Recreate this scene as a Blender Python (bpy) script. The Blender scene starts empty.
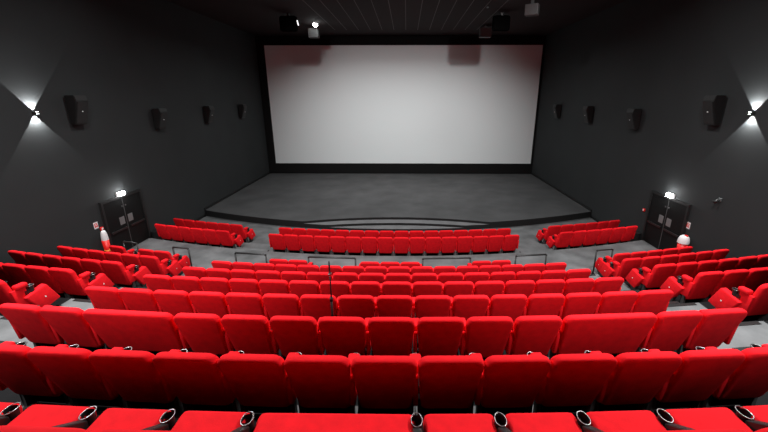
import bpy, bmesh, math, random
from mathutils import Vector, Matrix
random.seed(4)
sc = bpy.context.scene
COL = sc.collection

# ------------------------------------------------------------------ materials
def mat(name, base, rough=0.8, metal=0.0, noise=None, emit=None, sheen=0.0, bump=None, spec=None):
    m = bpy.data.materials.new(name); m.use_nodes = True
    nt = m.node_tree; b = nt.nodes['Principled BSDF']
    b.inputs['Base Color'].default_value = (*base, 1)
    b.inputs['Roughness'].default_value = rough
    b.inputs['Metallic'].default_value = metal
    if spec is not None: b.inputs['Specular IOR Level'].default_value = spec
    if sheen:
        b.inputs['Sheen Weight'].default_value = sheen
        b.inputs['Sheen Tint'].default_value = (base[0], base[1] * 2, base[2] * 2, 1)
    if emit:
        b.inputs['Emission Color'].default_value = (*emit[0], 1)
        b.inputs['Emission Strength'].default_value = emit[1]
    if noise or bump:
        tc = nt.nodes.new('ShaderNodeTexCoord')
    if noise:
        sca, amt = noise
        n = nt.nodes.new('ShaderNodeTexNoise'); n.inputs['Scale'].default_value = sca
        n.inputs['Detail'].default_value = 5
        nt.links.new(tc.outputs['Object'], n.inputs['Vector'])
        r = nt.nodes.new('ShaderNodeValToRGB')
        r.color_ramp.elements[0].position = 0.3; r.color_ramp.elements[1].position = 0.7
        r.color_ramp.elements[0].color = (*[c * (1 - amt) for c in base], 1)
        r.color_ramp.elements[1].color = (*[min(1, c * (1 + amt)) for c in base], 1)
        nt.links.new(n.outputs['Fac'], r.inputs['Fac'])
        nt.links.new(r.outputs['Color'], b.inputs['Base Color'])
    if bump:
        n2 = nt.nodes.new('ShaderNodeTexNoise'); n2.inputs['Scale'].default_value = bump[0]
        n2.inputs['Detail'].default_value = 3
        nt.links.new(tc.outputs['Object'], n2.inputs['Vector'])
        bp = nt.nodes.new('ShaderNodeBump'); bp.inputs['Strength'].default_value = bump[1]
        bp.inputs['Distance'].default_value = 0.01
        nt.links.new(n2.outputs['Fac'], bp.inputs['Height'])
        nt.links.new(bp.outputs['Normal'], b.inputs['Normal'])
    return m

M = {}
M['red'] = mat('red_velour', (0.80, 0.008, 0.015), 0.9, noise=(9, 0.10), bump=(120, 0.15), spec=0.15)
M['black'] = mat('black_plastic', (0.012, 0.012, 0.012), 0.45)
M['chrome'] = mat('chrome_ring', (0.27, 0.27, 0.27), 0.35, 1.0)
M['steel'] = mat('grey_steel', (0.06, 0.06, 0.06), 0.6)
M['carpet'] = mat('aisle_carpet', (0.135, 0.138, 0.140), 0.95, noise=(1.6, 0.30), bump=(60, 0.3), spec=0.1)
M['rowfloor'] = mat('dark_row_floor', (0.012, 0.012, 0.0125), 0.95, noise=(2.2, 0.2), bump=(60, 0.3), spec=0.0)
M['stage'] = mat('stage_carpet', (0.072, 0.073, 0.074), 0.95, noise=(0.9, 0.16), bump=(40, 0.2), spec=0.1)
M['stagefront'] = mat('black_stage_front', (0.008, 0.008, 0.008), 0.7)
M['step'] = mat('step_carpet', (0.13, 0.13, 0.133), 0.95, noise=(2, 0.15))
M['wall'] = mat('dark_wall', (0.0265, 0.0295, 0.0302), 0.85, noise=(0.5, 0.08), spec=0.2)
M['wallblack'] = mat('black_screen_wall', (0.009, 0.009, 0.009), 0.9, spec=0.1)
M['backwall'] = mat('dark_rear_wall', (0.03, 0.03, 0.03), 0.9)
M['screen'] = mat('screen_white', (0.74, 0.80, 0.80), 0.9, spec=0.1)
M['door'] = mat('black_door', (0.006, 0.0065, 0.0065), 0.6, spec=0.15)
M['frame'] = mat('black_frame', (0.004, 0.004, 0.004), 0.6)
M['plate'] = mat('grey_plate', (0.14, 0.14, 0.14), 0.5)
M['void'] = mat('matt_black', (0.0015, 0.0015, 0.0015), 1.0, spec=0.0)
M['speaker'] = mat('black_speaker', (0.004, 0.004, 0.004), 0.6)
M['grille'] = mat('dark_grille', (0.008, 0.008, 0.008), 0.7, noise=(80, 0.4))
M['greybox'] = mat('grey_housing', (0.10, 0.11, 0.11), 0.6)
M['white'] = mat('white_plastic', (0.75, 0.75, 0.75), 0.5)
M['redpaint'] = mat('red_paint', (0.75, 0.012, 0.008), 0.4)
M['orange'] = mat('orange_band', (0.85, 0.25, 0.03), 0.5)
M['lamp'] = mat('lamp_glow', (1, 1, 1), 0.5, emit=((1, 1, 1), 60))
M['lampstar'] = mat('spot_glow', (1, 1, 1), 0.5, emit=((1, 1, 1), 40))
M['lens'] = mat('sconce_lens', (1, 1, 1), 0.5, emit=((1, 1, 1), 14))
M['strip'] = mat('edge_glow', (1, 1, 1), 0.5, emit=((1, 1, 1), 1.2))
M['ledred'] = mat('red_led', (0.8, 0.02, 0.05), 0.5, emit=((1, 0.25, 0.3), 0.5))
M['ledwhite'] = mat('white_tally', (0.9, 0.9, 0.9), 0.4)

def ceiling_mat():
    m = bpy.data.materials.new('ceiling_panels'); m.use_nodes = True
    nt = m.node_tree; b = nt.nodes['Principled BSDF']; b.inputs['Roughness'].default_value = 0.85
    b.inputs['Specular IOR Level'].default_value = 0.15
    tc = nt.nodes.new('ShaderNodeTexCoord'); sx = nt.nodes.new('ShaderNodeSeparateXYZ')
    nt.links.new(tc.outputs['Object'], sx.inputs[0])
    def mth(op, a, bb=None):
        n = nt.nodes.new('ShaderNodeMath'); n.operation = op
        for i, v in enumerate((a, bb)):
            if v is None: continue
            if isinstance(v, (int, float)): n.inputs[i].default_value = v
            else: nt.links.new(v, n.inputs[i])
        return n.outputs[0]
    x = sx.outputs[0]
    fr = mth('FRACT', mth('ADD', mth('DIVIDE', mth('SUBTRACT', x, 0.40), 0.73), 50.5))
    line = mth('LESS_THAN', mth('ABSOLUTE', mth('SUBTRACT', fr, 0.5)), 0.022)
    inb = mth('LESS_THAN', mth('ABSOLUTE', mth('SUBTRACT', x, 0.4)), 4.6)
    inc = mth('LESS_THAN', sx.outputs[1], 25.6)
    f = mth('MULTIPLY', mth('MULTIPLY', line, inb), inc)
    mx = nt.nodes.new('ShaderNodeMix'); mx.data_type = 'RGBA'
    mx.inputs['A'].default_value = (0.026, 0.0185, 0.0190, 1)
    mx.inputs['B'].default_value = (0.16, 0.155, 0.155, 1)
    nt.links.new(f, mx.inputs['Factor']); nt.links.new(mx.outputs['Result'], b.inputs['Base Color'])
    return m
M['ceiling'] = ceiling_mat()

# ------------------------------------------------------------------ mesh helpers
def box(bm, x0, x1, y0, y1, z0, z1, mi=0, bevel=0.0, seg=2, taper=None):
    vs = [bm.verts.new(p) for p in ((x0, y0, z0), (x1, y0, z0), (x1, y1, z0), (x0, y1, z0),
                                    (x0, y0, z1), (x1, y0, z1), (x1, y1, z1), (x0, y1, z1))]
    fs = [bm.faces.new([vs[i] for i in q]) for q in ((3, 2, 1, 0), (4, 5, 6, 7), (0, 1, 5, 4), (1, 2, 6, 5), (2, 3, 7, 6), (3, 0, 4, 7))]
    for f in fs: f.material_index = mi
    if bevel:
        es = list({e for f in fs for e in f.edges})
        r = bmesh.ops.bevel(bm, geom=es, offset=bevel, offset_type='OFFSET', segments=seg, profile=0.5, affect='EDGES', clamp_overlap=True)
        for f in r['faces']: f.material_index = mi
        nv = set(v for f in r['faces'] for v in f.verts)
        return list(nv | {v for v in vs if v.is_valid})
    return vs

def cyl(bm, p0, p1, r0, r1=None, n=16, mi=0, cap=True):
    r1 = r0 if r1 is None else r1
    p0 = Vector(p0); p1 = Vector(p1); d = (p1 - p0).normalized()
    a = Vector((1, 0, 0)) if abs(d.x) < 0.9 else Vector((0, 1, 0))
    u = d.cross(a).normalized(); w = d.cross(u)
    A = []; B = []
    for i in range(n):
        t = 2 * math.pi * i / n; o = u * math.cos(t) + w * math.sin(t)
        A.append(bm.verts.new(p0 + o * r0)); B.append(bm.verts.new(p1 + o * r1))
    for i in range(n):
        j = (i + 1) % n
        f = bm.faces.new((A[i], A[j], B[j], B[i])); f.material_index = mi; f.smooth = True
    if cap:
        f = bm.faces.new(A[::-1]); f.material_index = mi
        f = bm.faces.new(B); f.material_index = mi

def tube(bm, pts, r, n=8, mi=0):
    """a swept round bar through pts, mitred at the corners"""
    pts = [Vector(p) for p in pts]; rings = []
    ref = Vector((0.13, 0.31, 0.94))
    for i, p in enumerate(pts):
        if i == 0: d = (pts[1] - p).normalized()
        elif i == len(pts) - 1: d = (p - pts[-2]).normalized()
        else: d = ((p - pts[i - 1]).normalized() + (pts[i + 1] - p).normalized()).normalized()
        u = d.cross(ref)
        if u.length < 1e-3: u = d.cross(Vector((1, 0, 0)))
        u.normalize(); w = d.cross(u)
        rings.append([bm.verts.new(p + (u * math.cos(2 * math.pi * k / n) + w * math.sin(2 * math.pi * k / n)) * r) for k in range(n)])
    for a, b in zip(rings[:-1], rings[1:]):
        for k in range(n):
            f = bm.faces.new((a[k], a[(k + 1) % n], b[(k + 1) % n], b[k])); f.material_index = mi; f.smooth = True
    for f in (bm.faces.new(rings[0][::-1]), bm.faces.new(rings[-1])): f.material_index = mi

def torus(bm, c, R, r, mi=0, n=20, k=6, sx=1.0, sy=1.0):
    rings = []
    for i in range(n):
        t = 2 * math.pi * i / n
        ring = []
        for j in range(k):
            a = 2 * math.pi * j / k
            rr = R + r * math.cos(a)
            ring.append(bm.verts.new((c[0] + rr * math.cos(t) * sx, c[1] + rr * math.sin(t) * sy, c[2] + r * math.sin(a))))
        rings.append(ring)
    for i in range(n):
        for j in range(k):
            f = bm.faces.new((rings[i][j], rings[(i + 1) % n][j], rings[(i + 1) % n][(j + 1) % k], rings[i][(j + 1) % k]))
            f.material_index = mi; f.smooth = True

def prism(bm, poly, axis, a0, a1, mi=0, bevel=0.0, seg=2):
    """extrude a polygon; axis 'x': poly is (y,z); axis 'z': poly is (x,y)"""
    def P(p, a): return (a, p[0], p[1]) if axis == 'x' else (p[0], p[1], a)
    A = [bm.verts.new(P(p, a0)) for p in poly]; B = [bm.verts.new(P(p, a1)) for p in poly]
    fs = [bm.faces.new(A), bm.faces.new(B)]
    n = len(poly)
    for i in range(n): fs.append(bm.faces.new((A[i], A[(i + 1) % n], B[(i + 1) % n], B[i])))
    for f in fs: f.material_index = mi
    if bevel:
        es = list({e for f in fs for e in f.edges})
        r = bmesh.ops.bevel(bm, geom=es, offset=bevel, offset_type='OFFSET', segments=seg, profile=0.5, affect='EDGES', clamp_overlap=True)
        for f in r['faces']: f.material_index = mi
    return fs

def mesh(name, bm, mats, smooth=None):
    bmesh.ops.recalc_face_normals(bm, faces=bm.faces)
    me = bpy.data.meshes.new(name); 
    if smooth: 
        for f in bm.faces: f.smooth = True
    bm.to_mesh(me); bm.free()
    for m in (mats if isinstance(mats, (list, tuple)) else [mats]): me.materials.append(M[m])
    if smooth: me.set_sharp_from_angle(angle=math.radians(smooth))
    return me

def link(name, me, parent=None, loc=None, rz=0.0):
    o = bpy.data.objects.new(name, me); COL.objects.link(o)
    if parent is not None: o.parent = parent
    if loc is not None: o.location = loc
    if rz: o.rotation_euler = (0, 0, rz)
    return o

def tag(o, label=None, cat=None, group=None, kind=None):
    if label: o['label'] = label
    if cat: o['category'] = cat
    if group: o['group'] = group
    if kind: o['kind'] = kind
    return o

def empty(name, loc, rz=0.0):
    o = bpy.data.objects.new(name, None); COL.objects.link(o)
    o.location = loc; o.rotation_euler = (0, 0, rz); o.empty_display_size = 0.1
    return o

def structure(name, bm, mats, label=None, smooth=None):
    return tag(link(name, mesh(name, bm, mats, smooth)), label=label, kind='structure')

# ------------------------------------------------------------------ layout
HW = 9.83            # half width of the hall
CEIL = 9.75
YS = 27.8            # screen plane
YB = -4.0            # rear wall
AX = 0.465           # camera stands a little right of the centre line
ROWS = {             # back-top line at the centre, curvature, tread height
    'A': (13.56, .0330, 0.0), 'B': (12.47, .0310, .15), 'C': (9.70, .0290, .46), 'D': (8.52, .0280, .88),
    'E': (7.36, .0260, 1.27), 'F': (6.197, .0235, 1.67), 'G': (4.98, .0225, 2.075), 'H': (3.76, .0245, 2.48),
    'I': (2.55, .0240, 2.885), 'J': (1.34, .0240, 3.37), 'K': (0.12, .0240, 3.80)}
ORDER = 'ABCDEFGHIJK'
def back_line(r, x):
    Y, k, z = ROWS[r]; return Y + k * x * x / 2
def on_arc(r, s):
    Y, k, z = ROWS[r]; x = s - k * k * s ** 3 / 6
    return x, Y + k * x * x / 2, z, math.atan(k * x)

# ------------------------------------------------------------------ hall shell
def simple(name, x0, x1, y0, y1, z0, z1, m):
    bm = bmesh.new(); box(bm, x0, x1, y0, y1, z0, z1); return structure(name, bm, m)
simple('floor', -HW - .3, HW + .3, YB - .3, YS + .7, -.3, 0, 'carpet')
simple('wall_left', -HW - .3, -HW, YB, YS + .4, 0, CEIL, 'wall')
simple('wall_right', HW, HW + .3, YB, YS + .4, 0, CEIL, 'wall')
simple('wall_back', -HW - .3, HW + .3, YB - .3, YB, 0, CEIL, 'backwall')
simple('wall_front', -HW - .3, HW + .3, YS + .4, YS + .7, 0, CEIL, 'wallblack')
simple('ceiling', -HW - .3, HW + .3, YB - .3, YS + .7, CEIL, CEIL + .3, 'ceiling')

def strip_prism(bm, f0, f1, z0, z1, xa, xb, n=36, mi_top=0, mi_side=0):
    """solid between the curves y=f0(x) (near side) and y=f1(x) (screen side)"""
    xs = [xa + (xb - xa) * i / n for i in range(n + 1)]
    R = [[bm.verts.new((x, f(x), z)) for x in xs] for f, z in ((f0, z0), (f1, z0), (f1, z1), (f0, z1))]
    for i in range(n):
        for a, b, mi in ((3, 2, mi_top), (2, 1, mi_side), (1, 0, mi_side), (0, 3, mi_side)):
            f = bm.faces.new((R[a][i], R[a][i + 1], R[b][i + 1], R[b][i])); f.material_index = mi
    for i in (0, n):
        f = bm.faces.new([R[j][i] for j in range(4)]); f.material_index = mi_side

aisle_edge = lambda x: 12.22 + .0175 * x * x
tiers = []
tiers.append(('B', lambda x: aisle_edge(x), lambda x: back_line('A', x) + .02, .15, 0))
GAP = .20   # clear floor behind each row before the riser
tiers.append(('C', lambda x: back_line('C', x) - GAP, aisle_edge, .46, 0))
for lo, hi in zip('CDEFGHIJ', 'DEFGHIJK'):
    zz = ROWS[lo][2]
    tiers.append((hi, (lambda x, h=hi: (back_line(h, x) - GAP) if h != 'K' else YB), (lambda x, l=lo: back_line(l, x) - GAP), ROWS[hi][2], 0))
for n, (r, f0, f1, z1, z0) in enumerate(tiers):
    bm = bmesh.new()
    rowmat = 1 if r in 'DEFGHIJK' else 0        # near-black floor colour in the seat blocks, grey in the aisles
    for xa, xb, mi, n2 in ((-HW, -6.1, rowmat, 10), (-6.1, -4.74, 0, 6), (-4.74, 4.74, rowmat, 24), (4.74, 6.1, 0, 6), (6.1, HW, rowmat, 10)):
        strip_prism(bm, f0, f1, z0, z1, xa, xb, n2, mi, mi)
    structure('floor_tier', bm, ['carpet', 'rowfloor'])

# half steps in the two aisles (each in front of a riser), and the front steps
for sgn, side in ((-1, 'left'), (1, 'right')):
    for lo, hi in zip('CDEFGHIJ', 'DEFGHIJK'):
        bm = bmesh.new()
        zl, zh = ROWS[lo][2], ROWS[hi][2]
        xa, xb = sorted((sgn * 4.74, sgn * 6.0))
        if lo in 'HIJ': xa, xb = sorted((sgn * 4.78, sgn * 6.3))
        strip_prism(bm, lambda x: back_line(lo, x) - GAP, lambda x: back_line(lo, x) + .40 - GAP, zl, (zl + zh) / 2, xa, xb, 6)
        structure('floor_step', bm, 'carpet')
        bm = bmesh.new()                       # thin black strips on the step and on the tier edge
        for off, zz in ((.32 - GAP, (zl + zh) / 2), (-.08 - GAP, zh)):
            strip_prism(bm, lambda x: back_line(lo, x) + off, lambda x: back_line(lo, x) + off + .085, zz, zz + .006, xa, xb, 6)
        structure('floor_step_strip', bm, 'frame')
    bm = bmesh.new(); xa, xb = sorted((sgn * 4.75, sgn * 6.05))
    strip_prism(bm, aisle_edge, lambda x: aisle_edge(x) + .5, .15, .305, xa, xb, 6)
    structure('floor_step', bm, 'carpet')

# stage with its two carved steps
circ = lambda x: 16.05 + .0225 * x * x
a1 = lambda x: 17.14 - .036 * x * x
a2 = lambda x: 16.60 - .033 * x * x
bm = bmesh.new()
strip_prism(bm, lambda x: a1(x) if abs(x) < 4.32 else circ(x), lambda x: YS + .38, 0, .31, -HW, HW, 72, 0, 1)
structure('floor_stage', bm, ['stage', 'stagefront'])
bm = bmesh.new()
strip_prism(bm, lambda x: max(a2(x), circ(x)), lambda x: a1(x), 0, .205, -4.3, 4.3, 40, 0, 1)
structure('floor_stage_step', bm, ['step', 'stagefront'])
bm = bmesh.new()
strip_prism(bm, lambda x: circ(x), lambda x: a2(x), 0, .10, -3.14, 3.14, 30, 0, 1)
structure('floor_stage_step', bm, ['step', 'stagefront'])
for sgn, side in ((-1, 'left'), (1, 'right')):
    bm = bmesh.new()
    x0, x1 = sorted((sgn * HW, sgn * (HW - .05)))
    box(bm, x0, x1, 18.2, YS + .35, .31, .42)
    box(bm, x0, x1, 14.15, 18.2, 0, .10)
    structure('baseboard_' + side, bm, 'frame')

# ------------------------------------------------------------------ cinema screen and its black surround
scr = empty('cinema_screen', (0, YS, 1.05))
tag(scr, 'huge white cinema screen hung above the black stage', 'screen')
bm = bmesh.new()
box(bm, -9.28, 9.68, 0, .05, .03, 8.1)
link('screen_fabric', mesh('screen_fabric', bm, 'screen'), scr)
bm = bmesh.new()
box(bm, -HW + .01, -9.28, -.04, .2, -.70, 8.66); box(bm, 9.68, HW - .01, -.04, .2, -.70, 8.66)
box(bm, -9.28, 9.68, -.04, .2, 8.1, 8.66); box(bm, -9.28, 9.68, -.04, .2, -.70, .03)
link('black_masking', mesh('black_masking', bm, 'wallblack'), scr)

# ------------------------------------------------------------------ cinema seats
PITCH = .58
def pad(bm, w_bot, w_top, y0, y1, z0, z1, bev, lean=0.0, mi=0, seg=4, bulge=0.0):
    """an upholstered slab, widening from bottom to top, leaning back by lean (y per z)"""
    vs = box(bm, -.5, .5, y0, y1, z0, z1)
    for v in vs:
        t = (v.co.z - z0) / (z1 - z0)
        v.co.x *= w_bot + (w_top - w_bot) * t
    fs = {f for v in vs for f in v.link_faces}
    es = list({e for f in fs for e in f.edges})
    r = bmesh.ops.bevel(bm, geom=es, offset=bev, offset_type='OFFSET', segments=seg, profile=0.5, affect='EDGES', clamp_overlap=True)
    allv = {v for f in bm.faces for v in f.verts}
    for v in allv:
        v.co.y -= lean * (v.co.z - z1)

def back_pad(bm, w_bot, w_top, t, z0, z1, r_top, r_bot, rim, lean):
    """a backrest: rounded outline seen from behind, soft rim, leaning back"""
    pts = []
    def arc(cx, cz, r, a0, a1, n=5):
        for i in range(n + 1):
            a = math.radians(a0 + (a1 - a0) * i / n); pts.append((cx + r * math.cos(a), cz + r * math.sin(a)))
    arc(w_bot / 2 - r_bot, z0 + r_bot, r_bot, -90, 0); arc(w_top / 2 - r_top, z1 - r_top, r_top, 0, 90)
    arc(-w_top / 2 + r_top, z1 - r_top, r_top, 90, 180); arc(-w_bot / 2 + r_bot, z0 + r_bot, r_bot, 180, 270)
    n = len(pts); loops = []
    prof = [(0, rim)] + [(rim * (1 - math.cos(a)), rim * (1 - math.sin(a))) for a in (math.radians(25), math.radians(50), math.radians(75))] 
    prof = prof + [(t - y, i) for y, i in reversed(prof)]
    cz = (z0 + z1) / 2
    for y, ins in prof:
        lp = []
        for x, z in pts:
            hw = (w_bot + (w_top - w_bot) * (z - z0) / (z1 - z0)) / 2; hh = (z1 - z0) / 2
            xx = x * (1 - ins / hw); zz = cz + (z - cz) * (1 - ins / hh)
            lp.append(bm.verts.new((xx, y - lean * (zz - z1), zz)))
        loops.append(lp)
    for a, b in zip(loops[:-1], loops[1:]):
        for i in range(n):
            f = bm.faces.new((a[i], a[(i + 1) % n], b[(i + 1) % n], b[i])); f.smooth = True
    bm.faces.new(loops[0][::-1]); bm.faces.new(loops[-1])

def seat_meshes(units, down=False):
    W = PITCH * units
    d = {}
    bm = bmesh.new(); back_pad(bm, W - .10, W - .020, .115, .20, .898, .085, .05, .042, .30)
    d['backrest'] = mesh('backrest', bm, 'red', 50)
    bm = bmesh.new()
    if down:
        pad(bm, W - .10, W - .085, .19, .70, .29, .42, .05, seg=3)
    else:
        pad(bm, W - .10, W - .09, .20, .46, .28, .44, .05, seg=3)
    for v in bm.verts: v.co.z += (v.co.y - .19) * .04
    d['seat_cushion'] = mesh('seat_cushion', bm, 'red', 50)
    bm = bmesh.new()
    box(bm, -W / 2 + .03, W / 2 - .03, .33, .42, .24, .285, 1)
    box(bm, -W / 2 + .04, W / 2 - .04, .33, .35, .02, .24, 1)  # black sheet added to block light and darken the space under the seat
    for sx in (-1, 1):
        box(bm, sx * (W / 2 - .05) - .022, sx * (W / 2 - .05) + .022, .26, .325, .02, .285)
        box(bm, sx * (W / 2 - .05) - .035, sx * (W / 2 - .05) + .035, .22, .44, 0, .02)
    d['pedestal'] = mesh('pedestal', bm, ['steel', 'void'])
    return d
SEAT = {1: seat_meshes(1), 2: seat_meshes(2)}
SEATDOWN = {1: seat_meshes(1, True), 2: seat_meshes(2, True)}
# armrest: red padded divider, a black cup holder with a chrome ring at its front
bm = bmesh.new()
prism(bm, [(.16, .30), (.34, .30), (.34, .64), (.12, .64)], 'x', -.022, .022, bevel=.008, seg=2)
box(bm, -.055, .055, .185, .37, .635, .715, 0, .024, 3)
ARM = mesh('armrest', bm, 'red', 50)
bm = bmesh.new()
prism(bm, [(.16, .30), (.34, .30), (.34, .52), (.25, .60), (.12, .64)], 'x', -.022, .022, bevel=.008, seg=2)
box(bm, -.055, .055, .10, .235, .635, .70, 0, .024, 3)
ARMSHORT = mesh('armrest', bm, 'red', 50)
bm = bmesh.new()
cyl(bm, (0, .42, .50), (0, .42, .62), .040, .046, 18, 0, cap=False)
cyl(bm, (0, .42, .51), (0, .42, .525), .040, .040, 18, 0)
box(bm, -.022, .022, .30, .38, .40, .56, 0)
torus(bm, (0, .42, .62), .046, .005, 1, 22, 6, 1.0, 1.25)
CUP = mesh('cup_holder', bm, ['black', 'chrome'])
bm = bmesh.new()
cyl(bm, (0, .60, .34), (0, .60, .46), .034, .038, 18, 0, cap=False)
cyl(bm, (0, .60, .35), (0, .60, .365), .034, .034, 18, 0)
prism(bm, [(.34, .40), (.56, .36), (.56, .44), (.34, .60)], 'x', -.03, .03, 0, .006, 1)
torus(bm, (0, .60, .46), .039, .0035, 1, 22, 6, .95, 1.45)
CUPLOW = mesh('cup_holder', bm, ['black', 'chrome'])
bm = bmesh.new()
prism(bm, [(.25, .46), (.62, .55), (.79, .19), (.46, .10)], 'x', .0, .12, bevel=.022, seg=3)
PANEL = mesh('end_panel', bm, 'red', 50)
bm = bmesh.new(); cyl(bm, (.118, .55, .33), (.124, .55, .33), .012, .012, 12)
PLATE = mesh('number_plate', bm, 'white')
bm = bmesh.new(); prism(bm, [(.46, 0), (.54, 0), (.66, .18), (.42, .16)], 'x', .02, .09)
PLEG = mesh('panel_leg', bm, 'black')

def make_seat(row, s, units, label, group, right_arm=False, panel=0, left_arm=True):
    x, y, z, a = on_arc(row, s)
    root = empty('double_cinema_chair' if units == 2 else 'cinema_chair', (x, y, z), a)
    tag(root, label, 'seat', group)
    for n, me in (SEATDOWN if row == 'J' else SEAT)[units].items(): link(n, me, root)
    W = PITCH * units
    sides = ([-1] if left_arm else []) + ([1] if right_arm else [])
    for sx in sides:
        ar = link('armrest', ARMSHORT if row == 'J' else ARM, root, (sx * W / 2, 0, 0))
        link('cup_holder', CUPLOW if row == 'J' else CUP, ar)
    if panel:
        p = link('end_panel', PANEL, root, (panel * (W / 2 - .045), 0, 0), 0)
        if panel < 0: p.scale.x = -1
        link('number_plate', PLATE, p); link('panel_leg', PLEG, p)
    return root

ORD = ['', 'first', 'second', 'third', 'fourth', 'fifth', 'sixth', 'seventh', 'eighth', 'ninth', 'tenth', 'eleventh', 'twelfth',
       'thirteenth', 'fourteenth', 'fifteenth', 'sixteenth']
ROWNAME = {'A': 'front row by the stage', 'B': 'second row from the stage', 'C': 'gapped row behind the cross aisle',
           'D': 'second row behind the cross aisle', 'E': 'third row behind the cross aisle', 'F': 'fourth row behind the cross aisle',
           'G': 'fifth row behind the cross aisle', 'H': 'sixth row behind the cross aisle', 'I': 'seventh row behind the cross aisle',
           'J': 'row cut off by the bottom picture edge'}
def centre_label(row, i, kind='red seat'):
    return '%s, %s from left in %s%s' % (kind, ORD[i], ROWNAME[row], '' if row == 'J' else ', centre block')

# full centre rows; a slot is (first unit, units)
def slots_for(row):
    if row == 'H': return [(0, 1), (1, 1), (2, 2)] + [(i, 1) for i in range(4, 12)] + [(12, 2), (14, 1), (15, 1)]
    if row == 'J': return [(i, 1) for i in range(3, 7)] + [(7, 2)] + [(i, 1) for i in range(9, 14)]
    if row == 'I': return [(i, 1) for i in range(2, 15)]
    return [(i, 1) for i in range(16)]
for row in 'ABDEFGHIJ':
    sl = slots_for(row)
    for n, (u, w) in enumerate(sl):
        s = (u + w / 2 - 8) * {'I': .566, 'J': .561, 'H': .586, 'G': .586, 'F': .583, 'E': .582}.get(row, PITCH)
        first, last = n == 0, n == len(sl) - 1
        lab = centre_label(row, n + 1, 'wide double red seat' if w == 2 else 'red seat')
        make_seat(row, s, w, lab, 'seats in the ' + ROWNAME[row], right_arm=last,
                  panel=(-1 if u == 0 else (1 if u + w == 16 else 0)))
# row C of the centre block: 2 + 3 + 2 seats with gaps for wheelchairs
n = 0
for s0, cnt in ((-3.54, 2), (-.86, 3), (2.36, 2)):
    for i in range(cnt):
        n += 1
        make_seat('C', s0 + (i + .5) * PITCH, 1, centre_label('C', n), 'seats in the ' + ROWNAME['C'], right_arm=(i == cnt - 1),
                  panel=0)
# side blocks: seats counted from the aisle
SP = .575
def side_row(row, sgn, units, start=6.23):
    side = 'left' if sgn < 0 else 'right'
    for n, u in enumerate(units):
        s = sgn * (start + (u + .5) * SP)
        gap_before = n == 0 or units[n - 1] != u - 1
        gap_after = n == len(units) - 1 or units[n + 1] != u + 1
        aisle_end = gap_before
        lab = 'red seat, %s from the aisle in %s, %s block' % (ORD[n + 1], ROWNAME[row], side)
        # the armrest on the aisle side, and one at the far end of a run
        left = (sgn > 0) or gap_after
        right = (sgn < 0) or gap_after
        make_seat(row, s, 1, lab, 'seats in the ' + ROWNAME[row] + ' of the %s block' % side, right_arm=right, left_arm=left,
                  panel=(-sgn if aisle_end else 0))
for sgn in (-1, 1):
    side_row('A', sgn, range(6)); side_row('B', sgn, range(6))
    for r in 'DE': side_row(r, sgn, range(6))
    side_row('F', sgn, range(4)); side_row('G', sgn, range(2))
side_row('C', -1, [1, 2, 4], 6.2)
side_row('C', 1, [1, 2, 3, 4, 5], 6.2)

# ------------------------------------------------------------------ black handrails on the cross aisle
def rail(x0, x1, row, dy, h, label):
    xm = (x0 + x1) / 2
    y0, y1 = back_line(row, x0) + dy, back_line(row, x1) + dy
    root = empty('handrail', (xm, (y0 + y1) / 2, .46), math.atan2(y1 - y0, x1 - x0)); tag(root, label, 'handrail', 'black handrails along the cross aisle')
    L = math.hypot(x1 - x0, y1 - y0) / 2
    bm = bmesh.new(); tube(bm, [(-L, 0, h), (-L + .03, 0, h + .03), (L - .03, 0, h + .03), (L, 0, h)], .03, 8)
    link('top_bar', mesh('top_bar', bm, 'black'), root)
    for sx in (-1, 1):
        bm = bmesh.new(); cyl(bm, (sx * L, 0, 0), (sx * L, 0, h + .005), .024, n=10); cyl(bm, (sx * L, 0, 0), (sx * L, 0, .012), .06, n=12)
        link('post', mesh('post', bm, 'black'), root)
rail(-4.79, -3.80, 'C', .54, .78, 'black handrail at the left end of the centre block, beside the left aisle')
rail(-2.46, -1.04, 'C', .50, .78, 'wide black handrail in the seat gap left of the middle')
rail(.96, 2.39, 'C', .50, .78, 'wide black handrail in the seat gap right of the middle')
rail(3.78, 4.74, 'C', .54, .78, 'black handrail at the right end of the centre block, beside the right aisle')
rail(-6.98, -6.42, 'C', .60, .78, 'short black handrail beside the aisle end of the left block')
rail(6.42, 6.98, 'C', .60, .78, 'short black handrail beside the aisle end of the right block')
rail(-9.15, -8.58, 'C', .84, .66, 'short black handrail in front of the left double door')

# ------------------------------------------------------------------ microphone stand between two rows
ms = empty('microphone_stand', (-.57, 4.60, 2.48)); tag(ms, 'thin black microphone stand standing between the red rows', 'microphone stand')
bm = bmesh.new(); cyl(bm, (0, 0, .16), (0, 0, .70), .016, n=10); cyl(bm, (0, 0, .68), (0, 0, 1.08), .010, n=10)
cyl(bm, (0, 0, .66), (0, 0, .72), .022, n=10)
link('pole', mesh('pole', bm, 'black'), ms)
for k in range(3):
    t = math.radians(90 + 120 * k); bm = bmesh.new()
    tube(bm, [(0, 0, .34), (.12 * math.cos(t), .12 * math.sin(t), .16), (.22 * math.cos(t), .22 * math.sin(t), .012)], .011, 6)
    link('leg', mesh('leg', bm, 'black'), ms)
bm = bmesh.new(); cyl(bm, (0, 0, 1.05), (0, 0, 1.09), .02, n=10); box(bm, -.02, .02, -.03, .03, 1.055, 1.085)
link('clip', mesh('clip', bm, 'chrome'), ms)
bm = bmesh.new(); cyl(bm, (0, 0, 1.09), (0, 0, 1.24), .012, n=10); cyl(bm, (0, 0, 1.24), (0, 0, 1.27), .009, .006, n=10)
link('microphone', mesh('microphone', bm, 'black'), ms)

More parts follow.
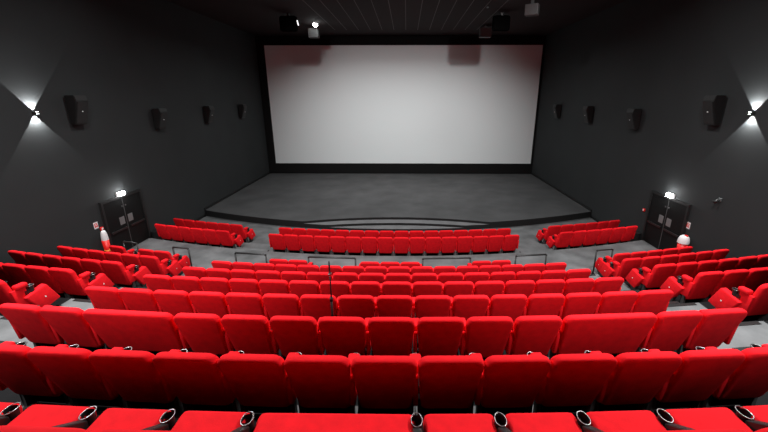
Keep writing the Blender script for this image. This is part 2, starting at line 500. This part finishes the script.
# ------------------------------------------------------------------ doors with emergency lamps, notices, bins
for n, sgn in ((1, -1), (2, 1)):
    side = 'left' if sgn < 0 else 'right'
    d = empty('door_%d' % n, (sgn * HW, 12.93, .46)); tag(d, kind='structure')
    def W(bm, y0, y1, z0, z1, t0, t1, mi=0, bevel=0):   # t: distance into the room from the wall
        a, b = sorted((-sgn * t0, -sgn * t1)); box(bm, a, b, y0, y1, z0, z1, mi, bevel)
    for k, (ya, yb) in enumerate(((-.92, -.006), (.006, .92))):
        bm = bmesh.new(); W(bm, ya, yb, .01, 1.92, .0, .05)
        lf = link('door_leaf', mesh('door_leaf', bm, 'door'), d)
        c = -.21 if k == 0 else .21
        bm = bmesh.new(); W(bm, c - .12, c + .12, .98, 1.26, .05, .056)
        link('notice_plate', mesh('notice_plate', bm, 'plate'), lf)
        bm = bmesh.new(); c2 = -.09 if k == 0 else .09
        W(bm, c2 - .025, c2 + .025, 1.60, 1.65, .05, .075)
        link('latch', mesh('latch', bm, 'steel'), lf)
        bm = bmesh.new(); W(bm, ya + .08 if k == 0 else .10, -.10 if k == 0 else yb - .08, .80, .86, .06, .11)
        for q in ((ya + .1, -.14) if k == 0 else (.14, yb - .1)): W(bm, q - .02, q + .02, .80, .86, .04, .07)
        link('push_bar', mesh('push_bar', bm, 'black'), lf)
    bm = bmesh.new(); W(bm, -.012, .012, .02, 1.92, .045, .056)
    link('centre_strip', mesh('centre_strip', bm, 'steel'), d)
    bm = bmesh.new(); W(bm, -1.0, -.92, 0, 2.0, 0, .09); W(bm, .92, 1.0, 0, 2.0, 0, .09); W(bm, -.92, .92, 1.92, 2.0, 0, .09)
    link('door_frame', mesh('door_frame', bm, 'frame'), d)
    # emergency lamp over the door
    l = empty('emergency_lamp', (sgn * HW, 12.93, 2.51)); tag(l, 'glowing white emergency lamp over the %s double door' % side, 'lamp', 'emergency lamps over the doors')
    bm = bmesh.new(); W(bm, -.17, .17, -.06, .09, 0, .06, 0, .01)
    link('housing', mesh('housing', bm, 'white'), l)
    bm = bmesh.new(); W(bm, -.14, .14, -.05, .07, .06, .13, 0, .02)
    link('diffuser', mesh('diffuser', bm, 'lamp'), l)
    # red call point and fire sign
    ys = 11.63 if sgn < 0 else 11.88
    s = empty('fire_sign', (sgn * HW, ys, 1.66)); tag(s, 'small white and red fire sign on the wall beside the %s door' % side, 'sign', 'fire signs beside the doors')
    bm = bmesh.new(); W(bm, -.085, .085, 0, .22, 0, .008)
    link('board', mesh('board', bm, 'white'), s)
    bm = bmesh.new(); W(bm, -.06, -.025, .04, .18, .008, .011); W(bm, -.01, .075, .05, .085, .008, .011)
    W(bm, .02, .055, .085, .165, .008, .011); W(bm, -.005, .03, .165, .195, .008, .011)
    link('pictogram', mesh('pictogram', bm, 'redpaint'), s)
    yc = 11.80 if sgn < 0 else 14.22
    cp = empty('fire_alarm_switch', (sgn * HW, yc, 1.60 if sgn > 0 else 1.60))
    tag(cp, 'tiny red fire call point on the wall beside the %s door' % side, 'fire alarm', 'red call points beside the doors')
    bm = bmesh.new(); W(bm, -.055, .055, -.055, .055, 0, .05, 0, .01); link('box', mesh('box', bm, 'redpaint'), cp)
    bm = bmesh.new(); W(bm, -.03, .03, -.03, .03, .05, .055); link('glass', mesh('glass', bm, 'ledwhite'), cp)
    # red bin with white domed top
    bn = empty('litter_bin', (sgn * (HW - .2), 11.62 if sgn < 0 else 11.66, .46))
    tag(bn, 'red bin with a white domed top standing by the %s double door' % side, 'bin', 'red bins by the doors')
    bm = bmesh.new(); b0 = .075 if sgn < 0 else .12; cyl(bm, (0, 0, 0), (0, 0, .80), b0, b0 + .03, 24)
    if sgn < 0: cyl(bm, (0, 0, .40), (0, 0, .46), .097, .099, 24, 1)
    link('body', mesh('body', bm, ['redpaint', 'orange']), bn)
    bm = bmesh.new()
    rings = []; H = (.36 if sgn < 0 else .26)
    for i in range(8):
        t = i / 7 * math.pi / 2 * .98
        rr = (.10 if sgn < 0 else .17) * math.cos(t) ** .6 + .002; zz = .78 + H * math.sin(t)
        rings.append([bm.verts.new((rr * math.cos(2 * math.pi * k / 20), rr * math.sin(2 * math.pi * k / 20), zz)) for k in range(20)])
    for a, b in zip(rings[:-1], rings[1:]):
        for k in range(20): bm.faces.new((a[k], a[(k + 1) % 20], b[(k + 1) % 20], b[k]))
    bm.faces.new(rings[0][::-1]); bm.faces.new(rings[-1])
    if sgn > 0:
        cyl(bm, (.02, -.04, 1.015), (.02, -.04, 1.05), .055, .05, 12, 1)
    link('domed_top', mesh('domed_top', bm, ['white', 'redpaint'], 60), bn)
    # small black box on the floor by the door
    fb = empty('floor_box', (sgn * (HW - .15), 14.2 if sgn < 0 else 14.25, 0))
    tag(fb, 'small black box standing on the floor beyond the %s door' % side, 'box', 'black floor boxes')
    bm = bmesh.new(); box(bm, -.12, .12, -.16, .16, 0, .62, 0, .02); link('body', mesh('body', bm, 'black'), fb)
    bm = bmesh.new(); box(bm, -.13, .13, -.17, .17, .62, .66, 0, .01); link('lid', mesh('lid', bm, 'black'), fb)

# small camera on the right wall
wc = empty('wall_sensor', (HW, 10.9, 2.92)); tag(wc, 'tiny black sensor alone on the dark wall right of the door', 'sensor')
bm = bmesh.new(); box(bm, -.05, 0, -.05, .05, -.05, .05, 0, .01); link('mount', mesh('mount', bm, 'greybox'), wc)
bm = bmesh.new(); cyl(bm, (-.05, 0, 0), (-.17, .03, -.10), .045, .05, 14); link('body', mesh('body', bm, 'black'), wc)

# ------------------------------------------------------------------ surround speakers on the side walls
spots = [(11.85, 5.02, .86, .46), (15.75, 4.58, .80, .50), (19.75, 4.56, .82, .50), (23.85, 4.56, .82, .50)]
for sgn in (-1, 1):
    side = 'left' if sgn < 0 else 'right'
    which = ['nearest the wall lamp', 'second from the wall lamp', 'third from the wall lamp', 'closest to the screen']
    for k, (y, z, h, w) in enumerate(spots):
        r = empty('wall_speaker', (sgn * HW, y - (.07 if sgn > 0 and k == 0 else 0), z))
        tag(r, 'black wedge speaker on the %s wall, %s' % (side, which[k].replace('nearest', 'next to').replace('next to the', 'next to the')), 'speaker', 'surround speakers on the %s wall' % side)
        bm = bmesh.new()
        poly = [(.06, 0), (.06, h), (.36, h), (.40, h * .82), (.20, 0)]       # (distance into room, z)
        A = [bm.verts.new((-sgn * d, -w / 2, zz)) for d, zz in poly]; B = [bm.verts.new((-sgn * d, w / 2, zz)) for d, zz in poly]
        bm.faces.new(A); bm.faces.new(B)
        for i in range(5): bm.faces.new((A[i], A[(i + 1) % 5], B[(i + 1) % 5], B[i]))
        bmesh.ops.bevel(bm, geom=list(bm.edges), offset=.015, segments=2, affect='EDGES')
        link('cabinet', mesh('cabinet', bm, 'speaker'), r)
        bm = bmesh.new()
        t0, t1 = Vector((-sgn * .412, 0, h * .78)), Vector((-sgn * .222, 0, h * .05))
        vs = []
        for p, yy in ((t0, -w / 2 + .04), (t0, w / 2 - .04), (t1, w / 2 - .04), (t1, -w / 2 + .04)):
            vs.append(bm.verts.new((p.x, yy, p.z)))
        f = bm.faces.new(vs)
        ext = bmesh.ops.extrude_face_region(bm, geom=[f]); 
        for v in [e for e in ext['geom'] if isinstance(e, bmesh.types.BMVert)]: v.co.x += sgn * .02
        link('grille', mesh('grille', bm, 'grille'), r)
        bm = bmesh.new(); box(bm, *sorted((0, -sgn * .08)), -.06, .06, h * .35, h * .65); link('bracket', mesh('bracket', bm, 'black'), r)
        bm = bmesh.new(); cyl(bm, (-sgn * .345, -.02, h * .45), (-sgn * .36, -.03, h * .45), .016, n=10); link('badge', mesh('badge', bm, 'white'), r)

# ------------------------------------------------------------------ wall sconces throwing light up and down
for sgn in (-1, 1):
    side = 'left' if sgn < 0 else 'right'
    y, z = 10.6, 5.42
    r = empty('wall_sconce', (sgn * HW, y, z)); tag(r, 'slim wall lamp throwing light up and down the %s wall' % side, 'wall lamp', 'up and down wall lamps')
    bm = bmesh.new(); box(bm, *sorted((0, -sgn * .05)), -.05, .05, -.03, .03); box(bm, *sorted((-sgn * .05, -sgn * .16)), -.055, .055, -.025, .025, 0, .012)
    link('housing', mesh('housing', bm, 'black'), r)
    for dz in (-1, 1):
        bm = bmesh.new(); cyl(bm, (-sgn * .105, 0, dz * .025), (-sgn * .105, 0, dz * .030), .03, n=16); link('lens', mesh('lens', bm, 'lens'), r)
        L = bpy.data.lights.new('sconce_beam', 'SPOT'); L.energy = 400; L.spot_size = math.radians(85); L.spot_blend = .03; L.shadow_soft_size = .004
        o = bpy.data.objects.new('sconce_beam', L); COL.objects.link(o); o.location = (sgn * (HW - .04), y, z + dz * .045)
        o.rotation_euler = (math.pi if dz > 0 else 0, 0, 0)

# ------------------------------------------------------------------ lamps and boxes under the ceiling before the screen
def ceil_can(x, y, label, lit):
    r = empty('stage_spotlight', (x, y, CEIL)); tag(r, label, 'spotlight', 'round spotlights under the ceiling')
    bm = bmesh.new(); box(bm, -.05, .05, -.05, .05, -.16, 0); link('yoke', mesh('yoke', bm, 'black'), r)
    bm = bmesh.new(); box(bm, -.43, .43, -.16, .16, -.82, -.12, 0, .11, 2); link('can', mesh('can', bm, 'void'), r)
    if lit:
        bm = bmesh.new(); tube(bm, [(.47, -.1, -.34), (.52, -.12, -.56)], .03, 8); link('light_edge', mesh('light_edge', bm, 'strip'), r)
ceil_can(-5.42, 20.6, 'black round spotlight with a bright edge strip, left part of the ceiling', True)
ceil_can(5.12, 20.6, 'black round unlit spotlight under the right part of the ceiling', False)
sl = empty('ceiling_lamp', (-4.68, 23.3, CEIL)); tag(sl, 'blazing white round lamp under the ceiling, left above the screen', 'lamp')
bm = bmesh.new(); cyl(bm, (0, 0, 0), (0, 0, -.03), .19, n=20); link('rim', mesh('rim', bm, 'black'), sl)
bm = bmesh.new(); bmesh.ops.create_uvsphere(bm, u_segments=16, v_segments=10, radius=.13, matrix=Matrix.Translation((0, 0, -.05))); link('bulb', mesh('bulb', bm, 'lampstar', 60), sl)
for x, y, w, side in ((-5.0, 24.2, .58, 'left'), (5.05, 24.2, .66, 'right')):
    b = empty('ceiling_box', (x, y, CEIL)); tag(b, 'small grey box hanging just above the %s part of the screen' % side, 'box', 'grey boxes above the screen')
    bm = bmesh.new(); box(bm, -w / 2, w / 2, -.2, .2, -.62, -.12, 0, .02); link('housing', mesh('housing', bm, 'greybox'), b)
    bm = bmesh.new(); box(bm, -.04, .04, -.04, .04, -.14, 0); link('bracket', mesh('bracket', bm, 'black'), b)
b = empty('flood_spotlight', (4.62, 14.0, CEIL), math.radians(-28)); tag(b, 'grey tilted flood lamp hanging off the ceiling, right of the unlit spotlight', 'ceiling lamp')
bm = bmesh.new(); box(bm, -.21, .21, -.15, .15, -1.34, -1.0, 0, .02); link('housing', mesh('housing', bm, 'steel'), b)
bm = bmesh.new(); box(bm, -.05, .05, -.03, .03, -1.02, 0); link('bracket', mesh('bracket', bm, 'steel'), b)
dt = empty('ceiling_detector', (4.15, 19.3, CEIL)); tag(dt, 'tiny pale detector dot on the dark ceiling beside the unlit spotlight', 'detector')
bm = bmesh.new(); cyl(bm, (0, 0, 0), (0, 0, -.05), .06, .05, 12); link('body', mesh('body', bm, 'greybox'), dt)

# ------------------------------------------------------------------ lights
def area(name, loc, size, energy, target=None, shape='DISK', size_y=None, spread=None):
    L = bpy.data.lights.new(name, 'AREA'); L.shape = shape; L.size = size; L.energy = energy
    if size_y: L.size_y = size_y
    if spread: L.spread = math.radians(spread)
    o = bpy.data.objects.new(name, L); COL.objects.link(o); o.location = loc
    if target is not None:
        d = Vector(target) - Vector(loc); o.rotation_euler = d.to_track_quat('-Z', 'Y').to_euler()
    return o
def spot(name, loc, target, energy, size, blend, soft, col=(1, 1, 1)):
    L = bpy.data.lights.new(name, 'SPOT'); L.energy = energy; L.spot_size = math.radians(size); L.spot_blend = blend; L.shadow_soft_size = soft; L.color = col
    o = bpy.data.objects.new(name, L); COL.objects.link(o); o.location = loc
    d = Vector(target) - Vector(loc); o.rotation_euler = d.to_track_quat('-Z', 'Y').to_euler()
    return o
# house lights recessed in the ceiling over the seats
for x in (-5.0, 5.0):
    area('house_light', (x, 5.6, CEIL - .05), .4, 620, spread=145)
    area('house_light', (x, 10.8, CEIL - .05), .4, 260, spread=165)
    spot('seat_back_fill', (x * .85, .4, CEIL - .1), (x * .7, 6.6, 2.0), 2300, 50, 1.0, .15)  # unseen rear fill, added to brighten the backs of the middle rows
# two unseen fill lights, added to brighten the stage and front walls
for x in (-2.2, 2.2):
    area('stage_fill', (x, 20.2, CEIL - .05), .3, 350, spread=160)
# floods washing the screen
spot('screen_flood', (-4.73, 16.0, 9.62), (-1.7, 27.8, 2.0), 1420, 79, 1.0, .09, (1, .95, .95))
spot('screen_flood', (5.58, 16.0, 9.62), (2.4, 27.8, 2.0), 1420, 79, 1.0, .09, (1, .95, .95))
# emergency lamps and the round ceiling lamp give off light too
for sgn in (-1, 1):
    L = bpy.data.lights.new('emergency_glow', 'POINT'); L.energy = 14; L.shadow_soft_size = .08
    o = bpy.data.objects.new('emergency_glow', L); COL.objects.link(o); o.location = (sgn * (HW - .25), 12.93, 2.57)

w = bpy.data.worlds.new('dark_hall'); sc.world = w; w.use_nodes = True
w.node_tree.nodes['Background'].inputs[0].default_value = (0, 0, 0, 1)
w.node_tree.nodes['Background'].inputs[1].default_value = 0

# ------------------------------------------------------------------ camera
cam = bpy.data.cameras.new('camera'); cam.sensor_fit = 'HORIZONTAL'; cam.sensor_width = 36
cam.lens = 375 / 768 * 36; cam.shift_x = -17.8 / 768; cam.clip_start = .05; cam.clip_end = 200
co = bpy.data.objects.new('camera', cam); COL.objects.link(co)
co.location = (AX, 0, 5.86)
co.rotation_euler = (math.radians(90 - 17.74), 0, math.radians(.70))
sc.camera = co

sc.view_settings.view_transform = 'Standard'; sc.view_settings.look = 'None'
sc.view_settings.gamma = 1; sc.view_settings.use_curve_mapping = False
sc.view_settings.exposure = 0.0
